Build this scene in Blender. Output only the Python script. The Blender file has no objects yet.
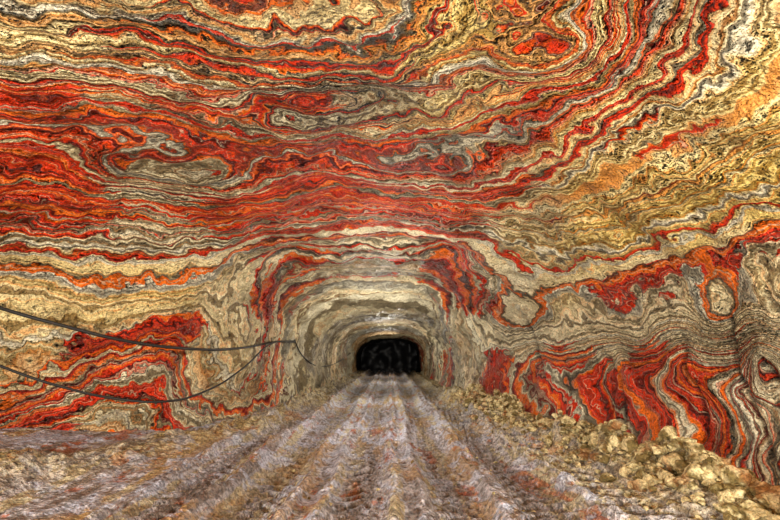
import bpy, math, numpy as np, random, bmesh
from mathutils import Vector, Euler
random.seed(7)
sc=bpy.context.scene
sc.view_settings.view_transform='Standard'
# ---------- value noise ----------
def _h(ix,iy,iz,seed):
    n=(ix*374761393+iy*668265263+iz*2147483647*3+seed*974634777)&0xffffffff
    n=((n^(n>>13))*1274126177)&0xffffffff
    n=(n^(n>>16))&0xffffff
    return n/float(0xffffff)
def vn(x,y,z,seed=0):
    x=np.asarray(x,float);y=np.asarray(y,float);z=np.asarray(z,float)+0*x
    ix=np.floor(x).astype(np.int64);iy=np.floor(y).astype(np.int64);iz=np.floor(z).astype(np.int64)
    fx=x-ix;fy=y-iy;fz=z-iz
    fx=fx*fx*(3-2*fx);fy=fy*fy*(3-2*fy);fz=fz*fz*(3-2*fz)
    r=0
    for a in(0,1):
        for b in(0,1):
            for c in(0,1):
                w=(fx if a else 1-fx)*(fy if b else 1-fy)*(fz if c else 1-fz)
                r=r+w*_h(ix+a,iy+b,iz+c,seed)
    return r*2-1
def fbm(x,y,z,o=4,seed=0):
    r=0;a=1
    for k in range(o):
        r=r+a*vn(x*2**k,y*2**k,z*2**k,seed+k);a*=.5
    return r
def sst(x,a,b):
    t=np.clip((x-a)/(b-a),0,1);return t*t*(3-2*t)
# ---------- tunnel shell: half-widths / crown heights along the drive (metres) ----------
KY=[-4,2,5,7.2,8.4,9.5,11.3,12.4,14,17.5,19.2,30,38,39,46]
KL=[7.6,7.6,7.4,7.0,5.6,4.5,4.2,4.0,3.9,3.8,3.4,3.1,3.05,2.9,2.9]
KR=[5.6,5.4,5.2,5.0,4.9,4.8,4.5,4.2,3.7,3.3,3.0,2.9,2.9,2.7,2.7]
KH=[5.2,5.2,5.1,4.95,4.85,4.75,4.6,4.3,4.1,3.95,3.55,3.35,3.3,3.1,3.1]
KNL=[2.6,2.6,2.6,2.7,2.8,3,3,3,2.9,2.8,2.6,2.6,2.6,2.6,2.6]
KNR=[2.2,2.2,2.2,2.2,2.1,2.1,2.1,2.2,2.3,2.4,2.4,2.4,2.4,2.5,2.5]
fy_=np.linspace(-4,46,1001)
ker=np.exp(-np.linspace(-2.5,2.5,31)**2);ker/=ker.sum()
def sm(K):
    v=np.interp(fy_,KY,K);return np.convolve(np.pad(v,15,mode='edge'),ker,'valid')
SL,SR,SH,SNL,SNR=[sm(k) for k in(KL,KR,KH,KNL,KNR)]
def I(y,S):return np.interp(y,fy_,S)
def sec(t,y):
    ph=np.radians(210-240*t);c=np.cos(ph);s=np.sin(ph)
    n=np.where(c<0,I(y,SNL),I(y,SNR));W=np.where(c<0,I(y,SL),I(y,SR));H=I(y,SH)
    x=np.sign(c)*W*np.abs(c)**(2/n)
    z=1.3+np.where(s>0,H-1.3,3.0)*np.sign(s)*np.abs(s)**(2/n)
    return x,z
def raw_mesh(name,P,F,mat,smooth=True):
    k=F.shape[1];me=bpy.data.meshes.new(name)
    me.vertices.add(len(P));me.vertices.foreach_set('co',P.astype(np.float32).ravel())
    me.loops.add(F.size);me.loops.foreach_set('vertex_index',F.ravel().astype(np.int32))
    me.polygons.add(len(F));me.polygons.foreach_set('loop_start',(np.arange(len(F))*k).astype(np.int32))
    me.polygons.foreach_set('loop_total',np.full(len(F),k,np.int32))
    me.polygons.foreach_set('use_smooth',np.full(len(F),smooth,bool))
    me.update(calc_edges=True);me.validate();me.materials.append(mat)
    ob=bpy.data.objects.new(name,me);bpy.context.collection.objects.link(ob)
    return ob
def gridF(nx,ny):
    j,i=np.meshgrid(np.arange(ny-1),np.arange(nx-1),indexing='ij')
    a=(j*nx+i).ravel();return np.stack([a,a+1,a+nx+1,a+nx],-1)
def attr(ob,name,v):
    a=ob.data.attributes.new(name,'FLOAT','POINT');a.data.foreach_set('value',np.asarray(v,np.float32).ravel())
nt,ny=460,430
T=np.linspace(0,1,nt)
Y=np.concatenate([np.linspace(-4,1.5,20),np.exp(np.linspace(math.log(1.6),math.log(46),ny-20))])
TT,YY=np.meshgrid(T,Y)
X,Z=sec(TT,YY)
# ---------- geological map of the rock faces ----------
# each line: bed number, then (girth position x1000, chainage along the drive in cm) pairs
BEDS=[
(1,"103 3582 228 3323 378 3134 500 3123 635 3020 767 3254 899 3388"),
(2,"170 1839 269 1750 348 1740 460 1766 520 1795 604 1866 706 2208 880 2713"),
(3,"153 1447 264 1315 355 1290 458 1298 514 1326 585 1408 687 1682 812 1948"),
(4,"145 1225 224 1163 317 1103 392 1131 496 1138 585 1151 673 1315 788 1508"),
(5,"221 711 227 770 224 849 251 940 309 997 404 1070 497 1061 562 1061 638 1087 707 1201 790 1262"),
(6,"251 679 265 765 268 847 316 923 420 981 510 969 577 952 646 917 697 812 713 642 722 524 722 441"),
(7,"282 634 308 748 340 854 439 895 509 897 591 869 648 816 686 654 698 511 700 405"),
(8,"305 594 330 680 350 773 401 825 473 831 528 853 601 799 640 701 657 548 665 439 662 365 647 309"),
(9,"328 545 347 596 368 759 445 786 478 773 525 800 590 737 617 641 628 503 634 420 632 369 625 326"),
(10,"345 507 374 552 410 640 448 696 485 707 520 689 562 655 589 578 608 503 616 428 616 383 610 338"),
(11,"363 463 390 498 421 553 455 621 487 643 518 628 554 576 573 519 597 482 604 423 594 348"),
(12,"375 429 394 452 418 477 445 542 470 591 491 584 515 552 546 492 572 479 595 446 593 400 584 353"),
(13,"385 398 410 421 432 440 452 483 478 509 497 505 518 471 538 411 543 370"),
(13,"566 362 575 396 584 418"),
(14,"410 379 425 388 442 406 460 442 480 462 497 455 512 423 518 374"),
(14.7,"437 365 457 389 478 407 494 401 500 375"),
(10.8,"375 680 393 707 411 731"),(10.4,"507 744 537 729"),(11.2,"480 543 473 539 486 544"),
(5.5,"717 956 740 722 748 566 747 478"),
(4.5,"755 1018 785 856 789 699 783 579 778 517"),
(4,"806 1206 817 967 819 730 812 550"),
(3.7,"832 1445 835 1142 837 850 840 665 836 568"),
(3.2,"857 1788 883 1677 916 1465"),(2.2,"868 1221 908 1201 953 1117"),(.9,"860 912 917 895 960 833"),
(-.7,"859 736 902 726 960 689"),(-2.6,"856 601 893 604 947 590"),
(4.3,"190 732 185 810 192 891 203 1036 180 1151"),
(3.5,"140 750 144 803 153 865 173 966 146 1077 116 1162"),
(3,"122 756 127 808 134 870 148 951 128 1024 102 1075"),
(2,"089 760 106 812 121 862 126 932 102 967"),
(1,"067 775 078 832 093 889 068 914")]
CP=[]
for v,s in BEDS:
    q=[float(a) for a in s.split()]
    CP+=[(q[i]/1000,q[i+1]/100,v) for i in range(0,len(q),2)]
# (girth x1000, chainage cm, iron-red share, ochre share, dark mineral share)
KP=[(410,379,.0,.6,.25),(394,397,.0,.6,.2),(429,401,.3,.6,.5),(456,396,.5,.6,.6),(489,430,.5,.5,.7),(525,414,.2,.9,.2),(504,447,.25,.9,.3),(572,384,.5,.7,.2),(616,383,.55,.5,.1),(643,346,.3,.5,.1),(668,357,.1,.8,.1),
(375,484,.75,.3,.2),(414,475,.5,.4,.3),(438,528,.65,.3,.2),(463,477,.4,.5,.4),(480,541,.75,.1,.9),(499,542,.2,.3,.9),(533,560,.4,.7,.3),(599,522,.55,.7,.1),(650,508,.5,.6,.0),(666,441,.35,.7,.0),(697,411,.05,.9,.0),
(341,594,.8,.3,.1),(395,701,.05,.3,.5),(408,638,.65,.3,.2),(465,739,.8,.2,.2),(522,742,.55,.2,.4),(590,737,.6,.3,.2),(674,681,.1,.9,.0),(284,711,.8,.2,.1),(285,833,.3,.3,.1),(386,886,.75,.2,.2),(478,950,.7,.2,.3),
(565,952,.65,.2,.4),(646,806,.25,.5,.1),(688,563,.15,.9,0),(707,708,0,1,0),(707,840,0,.8,0),(219,765,.1,.7,0),(204,886,0,.8,0),(174,835,0,.7,0),(223,1038,0,.4,0),(249,1256,.65,.3,.5),(392,1131,.55,.2,.4),
(596,1260,.75,.1,.5),(690,1407,.75,.1,.6),(449,1426,0,.3,0),(500,1238,.35,.2,.3),(516,1528,0,.3,0),(317,1900,0,.3,0),(437,2072,0,.2,0),(561,2071,0,.2,0),(702,1125,0,.2,.1),(710,775,0,.9,0),(722,557,0,1,0),
(731,468,0,1,0),(750,624,0,.9,0),(752,511,0,1,0),(781,610,.85,.2,.3),(783,852,.85,.2,.4),(783,738,.8,.2,.3),(775,526,.85,.2,.2),(745,1021,0,.5,0),(678,935,0,.6,0),(805,954,0,.3,.1),(812,799,0,.3,.1),
(803,672,0,.4,.1),(802,599,0,.4,0),(799,552,0,.5,0),(832,698,0,.3,.1),(826,575,.05,.3,0),(880,1160,.7,.1,.2),(905,936,.8,.1,.1),(881,745,.8,.1,0),(868,840,.78,.1,0),(871,647,.5,.1,0),(921,607,.45,.2,0),
(946,715,.6,.1,0),(884,1470,.65,.1,.2),(823,1315,0,.2,0),(833,911,0,.3,0),(847,669,.3,.3,0),(761,1811,0,.2,0),(814,1634,0,.2,0),(886,2208,.4,.2,.1),(152,773,.05,.6,0),(132,847,.65,.3,0),(153,950,.8,.3,0),
(86,794,.8,.3,.1),(94,854,.35,.4,.1),(103,915,.55,.3,.1),(98,1035,.3,.3,.1),(115,1450,.5,.3,.2),(136,1082,0,.5,0),(173,1661,.1,.3,.2)]
# (girth x1000, chainage cm, intensity of small-scale folding)
WP=[(500,873,.75),(348,672,.75),(414,439,.75),(480,462,.8),(601,424,1.05),(671,454,1.1),(701,616,.7),(762,622,.6),(722,500,.75),(805,954,.5),(935,1149,.4),(913,843,.45),(896,653,.45),(884,1470,.45),(680,1189,.45),(449,1426,.25),(465,1202,.35),(317,1900,.15),(500,1931,.15),(393,2888,.1),(644,2033,.15),(199,826,.5),(125,849,.85),(119,1031,.6)]
KP=np.array(KP,float);KP[:,0]/=1000;KP[:,1]/=100
WP=np.array(WP,float);WP[:,0]/=1000;WP[:,1]/=100
CP=np.array(CP)
def chart(t,y):
    return (np.asarray(t)-.5)*5.0,np.log(np.maximum(np.asarray(y),-3.4)+4)*2.6
def tps(P,V,lam):
    u,v=chart(P[:,0],P[:,1]);n=len(u)
    r2=(u[:,None]-u)**2+(v[:,None]-v)**2
    A=np.zeros((n+3,n+3));A[:n,:n]=.5*r2*np.log(r2+1e-9)+lam*np.eye(n)
    B=np.stack([np.ones(n),u,v],-1);A[:n,n:]=B;A[n:,:n]=B.T
    w=np.linalg.solve(A,np.concatenate([V,np.zeros(3)]))
    def f(t,y):
        U,W=chart(t.ravel(),y.ravel());o=np.zeros(len(U))
        for s in range(0,len(U),20000):
            a,b=U[s:s+20000],W[s:s+20000]
            q=(a[:,None]-u)**2+(b[:,None]-v)**2
            o[s:s+20000]=(.5*q*np.log(q+1e-9))@w[:n]+w[n]+a*w[n+1]+b*w[n+2]
        return o
    return f
yc=np.maximum(YY,2.6)
PH=tps(CP[:,:2],CP[:,2],1e-4)(TT,yc)
def idw(K,p,e=.003):
    u,v=chart(K[:,0],K[:,1]);U,W=chart(TT.ravel(),yc.ravel())
    o=np.zeros((len(U),K.shape[1]-2))
    for s in range(0,len(U),20000):
        q=(U[s:s+20000,None]-u)**2+(W[s:s+20000,None]-v)**2
        w=1/(q+e)**p;o[s:s+20000]=(w@K[:,2:])/w.sum(1)[:,None]
    return o
CL=idw(KP,1.9,.002);WA=idw(WP,1.5,.02)[:,0]
# ---------- displacement ----------
x,y,z=X.ravel(),YY.ravel(),Z.ravel();t=TT.ravel()
cx,cz=-0.3,1.5
nx_,nz_=x-cx,z-cz;l=np.hypot(nx_,nz_);nx_/=l;nz_/=l
d=.16*fbm(x*.7,y*.7,z*.7,3,1)+.05*fbm(x*3,y*3,z*3,3,9)
d+=.05*vn(PH*2.2,x*.15,y*.15,3)+.02*vn(PH*6,x*.3,y*.3,4)
crack=np.zeros_like(x)
for y0,sl,lo,hi,ww in((7.15,.35,.2,2.1,.05),(6.1,.28,.1,2.4,.045),(5.45,.4,.0,1.9,.04),(9.6,.5,.1,2.0,.055),(4.9,.3,.2,2.6,.04),(12.0,.3,.8,2.8,.07)):
    yl=y0+sl*(z-1)+.12*vn(z*3,0*z,0*z,77)+.25*np.sin(z*1.4+y0)
    crack=np.maximum(crack,np.exp(-((y-yl)/ww)**2)*(t>.78)*sst(z,lo,lo+.3)*(1-sst(z,hi-.4,hi)))
d+=crack*.09
P=np.stack([x+nx_*d,y,z+nz_*d],-1)
CL[:,2]+=sst(y,38.3,39.6)*1.5  # far stretch darkened in colour to stand in for unlit tunnel
# ---------- node helper ----------
class N:
    def __init__(s,name):
        s.m=bpy.data.materials.new(name);s.m.use_nodes=True;s.t=s.m.node_tree;s.t.nodes.clear()
        s.out=s.t.nodes.new('ShaderNodeOutputMaterial');s.b=s.t.nodes.new('ShaderNodeBsdfPrincipled')
        s.t.links.new(s.b.outputs[0],s.out.inputs[0])
        s.pos=s.t.nodes.new('ShaderNodeNewGeometry').outputs['Position']
    def set(s,sock,v):
        if isinstance(v,bpy.types.NodeSocket):s.t.links.new(v,sock)
        else:
            sock.default_value=(tuple(v)+(1,))[:4] if (isinstance(v,tuple) and sock.type=='RGBA') else v
    def attr(s,n):
        k=s.t.nodes.new('ShaderNodeAttribute');k.attribute_name=n;return k.outputs['Fac']
    def m_(s,op,a,b=0.0,c=0.0,clamp=False):
        k=s.t.nodes.new('ShaderNodeMath');k.operation=op;k.use_clamp=clamp
        for i,q in enumerate((a,b,c)):s.set(k.inputs[i],q)
        return k.outputs[0]
    def noise(s,scale,detail=2,rough=.5,vec=None,w=None,dist=0):
        k=s.t.nodes.new('ShaderNodeTexNoise')
        if w is not None and vec is None:
            k.noise_dimensions='1D';s.set(k.inputs['W'],w)
        else:s.set(k.inputs['Vector'],vec if vec is not None else s.pos)
        k.inputs['Scale'].default_value=scale;k.inputs['Detail'].default_value=detail;k.inputs['Roughness'].default_value=rough
        k.inputs['Distortion'].default_value=dist
        return k.outputs['Fac']
    def ss(s,x,a,b,lo=0.0,hi=1.0):
        k=s.t.nodes.new('ShaderNodeMapRange');k.interpolation_type='SMOOTHSTEP'
        for i,q in enumerate((x,a,b,lo,hi)):s.set(k.inputs[i],q)
        return k.outputs[0]
    def mix(s,f,a,b,mode='MIX'):
        k=s.t.nodes.new('ShaderNodeMix');k.data_type='RGBA';k.blend_type=mode;k.clamp_factor=True
        s.set(k.inputs[0],f);s.set(k.inputs[6],a);s.set(k.inputs[7],b);return k.outputs[2]
    def scale(s,vec,v):
        k=s.t.nodes.new('ShaderNodeVectorMath');k.operation='MULTIPLY';s.set(k.inputs[0],vec);k.inputs[1].default_value=v;return k.outputs[0]
    def bump(s,h,dist,strength=1.0,prev=None):
        k=s.t.nodes.new('ShaderNodeBump');k.inputs['Strength'].default_value=strength;k.inputs['Distance'].default_value=dist
        s.set(k.inputs['Height'],h)
        if prev:s.t.links.new(prev,k.inputs['Normal'])
        return k.outputs[0]
def rock():
    n=N('banded_salt_rock')
    w1=n.m_('MULTIPLY',n.m_('SUBTRACT',n.noise(.9,1,.5),.5),1.2)
    w2=n.m_('MULTIPLY',n.m_('SUBTRACT',n.noise(3.0,1,.5,dist=.2),.5),.95)
    w3=n.m_('MULTIPLY',n.m_('SUBTRACT',n.noise(9,1,.5),.5),.22)
    ws=n.m_('MULTIPLY',n.m_('ADD',n.m_('ADD',w1,w2),w3),n.attr('fold'))
    ph=n.m_('ADD',n.attr('strata'),ws)
    R=n.attr('redness');O=n.attr('ochre');G=n.attr('dark_and_unlit')
    a=n.noise(2.8,2,.5,w=ph)
    b=n.noise(7,1.5,.5,w=n.m_('ADD',ph,50.0))
    c=n.noise(2.2,1.5,.5,w=n.m_('ADD',ph,90.0))
    patch=n.noise(.9,2,.6)
    thr=n.m_('ADD',n.m_('MULTIPLY',n.m_('SUBTRACT',.5,R),.46),.500)
    av=n.m_('ADD',a,n.m_('MULTIPLY',n.m_('SUBTRACT',patch,.5),.08))
    dlt=n.m_('SUBTRACT',av,thr)
    red=n.ss(dlt,-.010,.016)
    pale=n.mix(n.ss(b,.40,.56),(.20,.185,.135),(.80,.75,.56))
    yel=n.mix(n.ss(b,.38,.54),(.46,.28,.05),(.90,.68,.21))
    of=n.m_('MULTIPLY',O,n.ss(c,.32,.50),clamp=True)
    pale=n.mix(of,pale,yel)
    vein=n.m_('MULTIPLY',n.ss(n.m_('ABSOLUTE',n.m_('SUBTRACT',c,.5)),.030,.010),n.m_('MULTIPLY',O,.8))
    pale=n.mix(vein,pale,(.80,.24,.016))
    redc=n.mix(n.ss(b,.38,.50),(.14,.010,.005),(.70,.036,.004))
    redc=n.mix(n.ss(n.noise(4.1,1.5,.6,w=n.m_('ADD',ph,17.0)),.51,.60),redc,(.88,.17,.010))
    redc=n.mix(n.ss(n.noise(8,4,.7),.54,.68,0.0,.6),redc,(.10,.010,.006))
    # hair-thin halite seams inside the red beds
    seam=n.ss(n.m_('ABSOLUTE',n.m_('SUBTRACT',n.noise(3.7,1.5,.5,w=n.m_('ADD',ph,310.0)),.5)),.014,.005)
    redc=n.mix(n.m_('MULTIPLY',seam,.65),redc,(.66,.52,.34))
    col=n.mix(red,pale,redc)
    line=n.ss(n.m_('ABSOLUTE',n.m_('ADD',dlt,.010)),.013,.003)
    col=n.mix(n.m_('MULTIPLY',line,.8),col,(.03,.016,.010))
    dk=n.ss(n.noise(4.4,1.5,.6,w=n.m_('ADD',ph,200.0)),.60,.65)
    dkf=n.m_('ADD',n.m_('MULTIPLY',n.m_('SUBTRACT',1.1,O),.36),G)
    col=n.mix(n.m_('MULTIPLY',dk,dkf,clamp=True),col,(.04,.034,.03))
    sp=n.noise(30,3,.65)
    col=n.mix(1.0,col,n.mix(n.ss(sp,.36,.58),(.60,.58,.55),(1.1,1.1,1.1)),'MULTIPLY')
    # broad mottling of damp and dry salt
    mo=n.noise(1.3,3,.6)
    col=n.mix(1.0,col,n.mix(n.ss(mo,.38,.58),(.66,.64,.62),(1.08,1.08,1.08)),'MULTIPLY')
    col=n.mix(n.m_('MULTIPLY',G,.6,clamp=True),col,n.mix(1.0,col,(.36,.35,.36),'MULTIPLY'))
    col=n.mix(n.m_('MULTIPLY',n.attr('crack'),.9),col,(.02,.012,.01))
    col=n.mix(n.ss(G,1.1,1.35),col,(.006,.006,.006))  # painted near-black where the far tunnel goes unlit
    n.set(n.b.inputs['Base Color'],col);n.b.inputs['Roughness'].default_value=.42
    n.b.inputs['Specular IOR Level'].default_value=.22
    h=n.m_('ADD',n.m_('MULTIPLY',a,1.2),n.m_('MULTIPLY',b,.6))
    bp=n.bump(h,.20,1.0)
    bp=n.bump(n.noise(6,3,.6),.18,.95,bp)
    bp=n.bump(sp,.025,.9,bp)
    n.set(n.b.inputs['Normal'],bp)
    return n.m
rm=rock()
i1,i2=int(nt*.27),int(nt*.74)
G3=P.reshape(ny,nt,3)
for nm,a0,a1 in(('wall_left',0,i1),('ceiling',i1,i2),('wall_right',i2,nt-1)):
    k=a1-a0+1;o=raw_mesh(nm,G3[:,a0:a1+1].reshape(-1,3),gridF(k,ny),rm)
    for an,v in(('strata',PH),('redness',CL[:,0]),('ochre',CL[:,1]),('dark_and_unlit',CL[:,2]),('fold',WA),('crack',crack)):
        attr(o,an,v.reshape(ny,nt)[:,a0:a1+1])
# ---------- floor ----------
fnx=620
fx=np.linspace(-8,6,fnx);fyy=np.concatenate([np.linspace(-4,1.8,15),np.exp(np.linspace(math.log(1.9),math.log(46),600))])
FX,FY=np.meshgrid(fx,fyy);x=FX.ravel();y=FY.ravel()
def ridge_x(y):return np.interp(y,[-4,3.5,4.8,6.5,10,15,20,46],[4.0,3.6,3.3,3.15,2.9,2.6,2.5,2.4])
def berm_x(y):return np.interp(y,[-4,5,7,9,12,18,46],[-6.5,-5.2,-4.2,-3.5,-3.0,-2.8,-2.5])
TR=((-1.55,.33,.15),(-.35,.28,.08),(.75,.3,.13),(1.75,.33,.16),(-2.5,.3,.11))
def gz(x,y):
    wob=.12*vn(y*.35,0*y,0*y,21)
    h=.05*fbm(x*.8,y*.5,0,3,30)+.022*fbm(x*5,y*4,0,4,40)
    h+=.03*np.maximum(0,fbm(x*9,y*8,0,2,45)-.25)
    fade=np.clip((22-y)/8,0,1)*.85+.15
    r=x-ridge_x(y)-wob
    rd=np.where(r<0,np.exp(-(r/.5)**2),np.exp(-(r/.40)**2))
    lump=fbm(x*3.2,y*3.2,0,4,50)
    h+=rd*(.42+.15*vn(y*1.3,0*y,0*y,60))*fade+rd*lump*.20*fade
    b=x-berm_x(y)-wob
    h+=np.exp(-(b/.5)**2)*(.20+.09*lump)
    h+=.42*np.clip((-4.0-x)/2.2,0,1)**1.3
    for c,wd,dp in TR:
        q=x-c-wob*.6;g=np.exp(-(q/wd)**2)
        h-=g*dp
        h+=.09*np.exp(-((np.abs(q)-wd*1.35)/.08)**2)*(1+.6*lump)
        tr=np.sin((y+np.abs(q)*1.2)*2*math.pi/.26);h+=g*.035*np.tanh(tr*2)
    q=x-ridge_x(y)+.85
    tr=np.sin((y*1.0+q*.9)*2*math.pi/.34)
    h+=np.exp(-(q/.38)**2)*.08*np.tanh(tr*2)*fade
    h-=.12*np.exp(-((x-ridge_x(y)-1.0)/.35)**2)
    return h
z=gz(x,y)
def ground(name):
    n=N(name)
    st=n.scale(n.pos,(1,.05,1))
    a=n.noise(4.5,3,.6,vec=st);b=n.noise(1.3,5,.65,vec=n.scale(n.pos,(1,.35,1)));c=n.noise(22,3,.7);d=n.noise(1.8,5,.65)
    e=n.noise(7,4,.65)
    col=n.mix(n.ss(e,.38,.60),(.30,.27,.27),(.60,.57,.61))
    col=n.mix(n.ss(a,.52,.60,0.0,.7),col,(.56,.46,.23))
    col=n.mix(n.ss(a,.46,.38,0.0,.75),col,(.18,.12,.08))
    col=n.mix(n.ss(b,.52,.58,0.0,.65),col,(.48,.28,.09))
    col=n.mix(n.ss(n.noise(1.7,6,.7,vec=n.scale(n.pos,(1,.4,2))),.56,.61,0.0,.75),col,(.46,.11,.03))
    col=n.mix(n.ss(d,.52,.58,0.0,.75),col,(.56,.60,.74))
    rut=n.attr('rut')
    col=n.mix(n.m_('MULTIPLY',rut,.45),col,(.16,.11,.075))
    be=n.attr('berm')
    col=n.mix(n.m_('MULTIPLY',be,.85),col,n.mix(n.ss(e,.40,.60),(.17,.12,.035),(.62,.50,.23)))
    col=n.mix(1.0,col,n.mix(n.ss(c,.38,.60),(.5,.5,.5),(1.15,1.15,1.15)),'MULTIPLY')
    n.set(n.b.inputs['Base Color'],col);n.b.inputs['Roughness'].default_value=.6
    n.b.inputs['Specular IOR Level'].default_value=.25
    bp=n.bump(n.noise(7,3,.6),.18,1.0);bp=n.bump(c,.035,.9,bp);n.set(n.b.inputs['Normal'],bp)
    return n.m
fl=raw_mesh('floor',np.stack([x,y,z],-1),gridF(fnx,615),ground('compacted_salt_floor'))
attr(fl,'berm',np.clip(np.exp(-((x-ridge_x(y))/.75)**2)+.8*np.exp(-((x-berm_x(y))/.6)**2),0,1))
rt=0*x
for c,_,_ in TR:rt=np.maximum(rt,np.exp(-((x-c)/.22)**2))
attr(fl,'rut',rt)
# ---------- rubble ----------
bm=bmesh.new();bmesh.ops.create_icosphere(bm,subdivisions=2,radius=1)
IV=np.array([v.co[:] for v in bm.verts]);IF=np.array([[v.index for v in f.verts] for f in bm.faces]);bm.free()
LY=[];
def spots(n,f):
    for k in range(n):LY.append(f())
def s1():
    y0=2.4+13*random.random()**1.7;return(float(ridge_x(y0))+random.gauss(-.03,.28),y0,min(.10,.018+random.expovariate(1/.024)))
def s3():return(random.uniform(-1.5,2.5),3+12*random.random()**1.3,random.uniform(.01,.022))
spots(2600,s1);spots(160,s3)
LY=[q for q in LY if q[0]<float(I(q[1],SR))*.93-.3]
A=np.array(LY);zz=gz(A[:,0],A[:,1]);PV=[]
for (a_,b_,s_),z0 in zip(LY,zz):
    o=random.uniform(0,99);R_=np.array(Euler((random.uniform(0,6),random.uniform(0,6),random.uniform(0,6))).to_matrix())
    nn=vn(IV[:,0]*1.5+o,IV[:,1]*1.5,IV[:,2]*1.5,5)*.45+vn(IV[:,0]*4+o,IV[:,1]*4,IV[:,2]*4,6)*.25
    V=(IV*(1+nn)[:,None])@R_.T*s_*np.array([random.uniform(.7,1.5),random.uniform(.7,1.5),random.uniform(.6,1.0)])
    PV.append(V+np.array([a_,b_,z0+s_*.5]))
gr=N('crumbled_salt')
d_=gr.noise(6,3,.6);c_=gr.noise(30,3,.7)
cc=gr.mix(gr.ss(d_,.42,.58),(.19,.135,.045),(.74,.62,.33));cc=gr.mix(gr.ss(gr.noise(2.5,2,.5),.55,.65,0.0,.5),cc,(.42,.15,.05))
cc=gr.mix(1.0,cc,gr.mix(gr.ss(c_,.38,.62),(.6,.6,.6),(1.15,1.15,1.15)),'MULTIPLY')
gr.set(gr.b.inputs['Base Color'],cc);gr.b.inputs['Roughness'].default_value=.7
gr.b.inputs['Specular IOR Level'].default_value=.25
gr.set(gr.b.inputs['Normal'],gr.bump(c_,.03,.9))
raw_mesh('salt_rubble',np.concatenate(PV),np.concatenate([IF+k*len(IV) for k in range(len(PV))]),gr.m,False)
# ---------- cables (world metres, hung along the left wall) ----------
cm=N('black_rubber');cm.set(cm.b.inputs['Base Color'],cm.mix(cm.noise(20,2),(.006,.006,.006),(.02,.018,.016)));cm.b.inputs['Roughness'].default_value=.55
def cable(pts,r):
    cu=bpy.data.curves.new('power_cable','CURVE');cu.dimensions='3D';cu.bevel_depth=r;cu.bevel_resolution=3;cu.resolution_u=10
    sp=cu.splines.new('BEZIER');sp.bezier_points.add(len(pts)-1)
    for b_,p in zip(sp.bezier_points,pts):
        b_.co=p;b_.handle_left_type=b_.handle_right_type='AUTO'
    o=bpy.data.objects.new('power_cable',cu);bpy.context.collection.objects.link(o);cu.materials.append(cm.m)
cable([(-7.3,1,3.3),(-6.95,4.5,2.95),(-6.67,6.36,2.61),(-6.42,7.14,2.36),(-5.82,7.72,2.12),(-5.01,8.5,1.85),(-4.3,9.51,1.73),(-3.96,11.66,1.78),(-3.76,14.42,2.02),(-3.67,17.02,2.13)],.030)
cable([(-7.35,1,2.6),(-7.1,4.5,2.25),(-6.79,6.63,1.85),(-6.37,7.28,1.43),(-5.73,7.82,1.07),(-5.0,8.4,.80),(-4.36,8.8,.72),(-3.98,9.75,.84),(-3.72,11.15,1.24),(-3.62,13.1,1.88),(-3.67,17.02,2.08)],.022)
cable([(-3.67,17.02,2.13),(-3.6,17.69,1.72),(-3.4,19.06,1.27),(-3.25,22.31,1.06),(-3.14,26.85,1.19),(-3.0,34.96,1.83)],.026)
# ---------- cable hook on the left wall ----------
bm=bmesh.new()
bmesh.ops.create_cone(bm,segments=10,radius1=.02,radius2=.02,depth=.2,cap_ends=True)
for v in bm.verts:v.co=Vector((v.co.z-.12,v.co.y,v.co.x))
ring=[]
for i in range(16):
    a=i/16*2*math.pi
    for j in range(6):
        b=j/6*2*math.pi;rr=.05+.014*math.cos(b);ring.append(bm.verts.new((.014*math.sin(b)-.01,rr*math.cos(a),rr*math.sin(a))))
for i in range(16):
    for j in range(6):
        bm.faces.new((ring[i*6+j],ring[((i+1)%16)*6+j],ring[((i+1)%16)*6+(j+1)%6],ring[i*6+(j+1)%6]))
me=bpy.data.meshes.new('cable_hook');bm.to_mesh(me);bm.free();me.materials.append(cm.m)
o=bpy.data.objects.new('cable_hook',me);o.location=(-3.67,17.0,2.13);bpy.context.collection.objects.link(o)
# ---------- tunnel end: near-black colour stands in for the unlit drive beyond ----------
en=N('unlit_end_black');en.set(en.b.inputs['Base Color'],en.mix(en.noise(2,4),(.002,.002,.002),(.015,.013,.015)))
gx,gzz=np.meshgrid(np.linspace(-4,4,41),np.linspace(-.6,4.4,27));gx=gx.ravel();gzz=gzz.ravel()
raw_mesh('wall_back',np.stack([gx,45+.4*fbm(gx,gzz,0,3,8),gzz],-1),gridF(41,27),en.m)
# ---------- camera ----------
cam=bpy.data.cameras.new('camera');cam.lens=20;cam.sensor_width=36
co=bpy.data.objects.new('camera',cam);bpy.context.collection.objects.link(co)
co.location=(0,0,1.6);co.rotation_euler=(math.radians(90+12.37),0,0);sc.camera=co
# ---------- light: fill lamps added to brighten the tunnel ----------
def lamp(name,loc,e,r=.3,col=(1,.95,.86)):
    l=bpy.data.lights.new(name,'POINT');l.energy=e;l.shadow_soft_size=r;l.color=col
    o=bpy.data.objects.new(name,l);o.location=loc;bpy.context.collection.objects.link(o)
lamp('added_fill_lamp',(-4.2,-1.5,1.6),2300,.15);lamp('added_fill_lamp.001',(3.2,-1.5,1.2),1500,.15)  # added pair behind the camera, out of view
lamp('added_fill_lamp.002',(-.2,9.8,2.4),250,0)  # no radius from here on, so these added tunnel lamps stay unseen
lamp('added_fill_lamp.003',(-.2,16,2.2),270,0)
lamp('added_fill_lamp.004',(-.2,26,2.0),180,0)
lamp('added_fill_lamp.005',(-.2,34,2.0),90,0)
wd=bpy.data.worlds.new('world');sc.world=wd;wd.use_nodes=True
wd.node_tree.nodes['Background'].inputs[0].default_value=(1,.96,.9,1);wd.node_tree.nodes['Background'].inputs[1].default_value=2.1
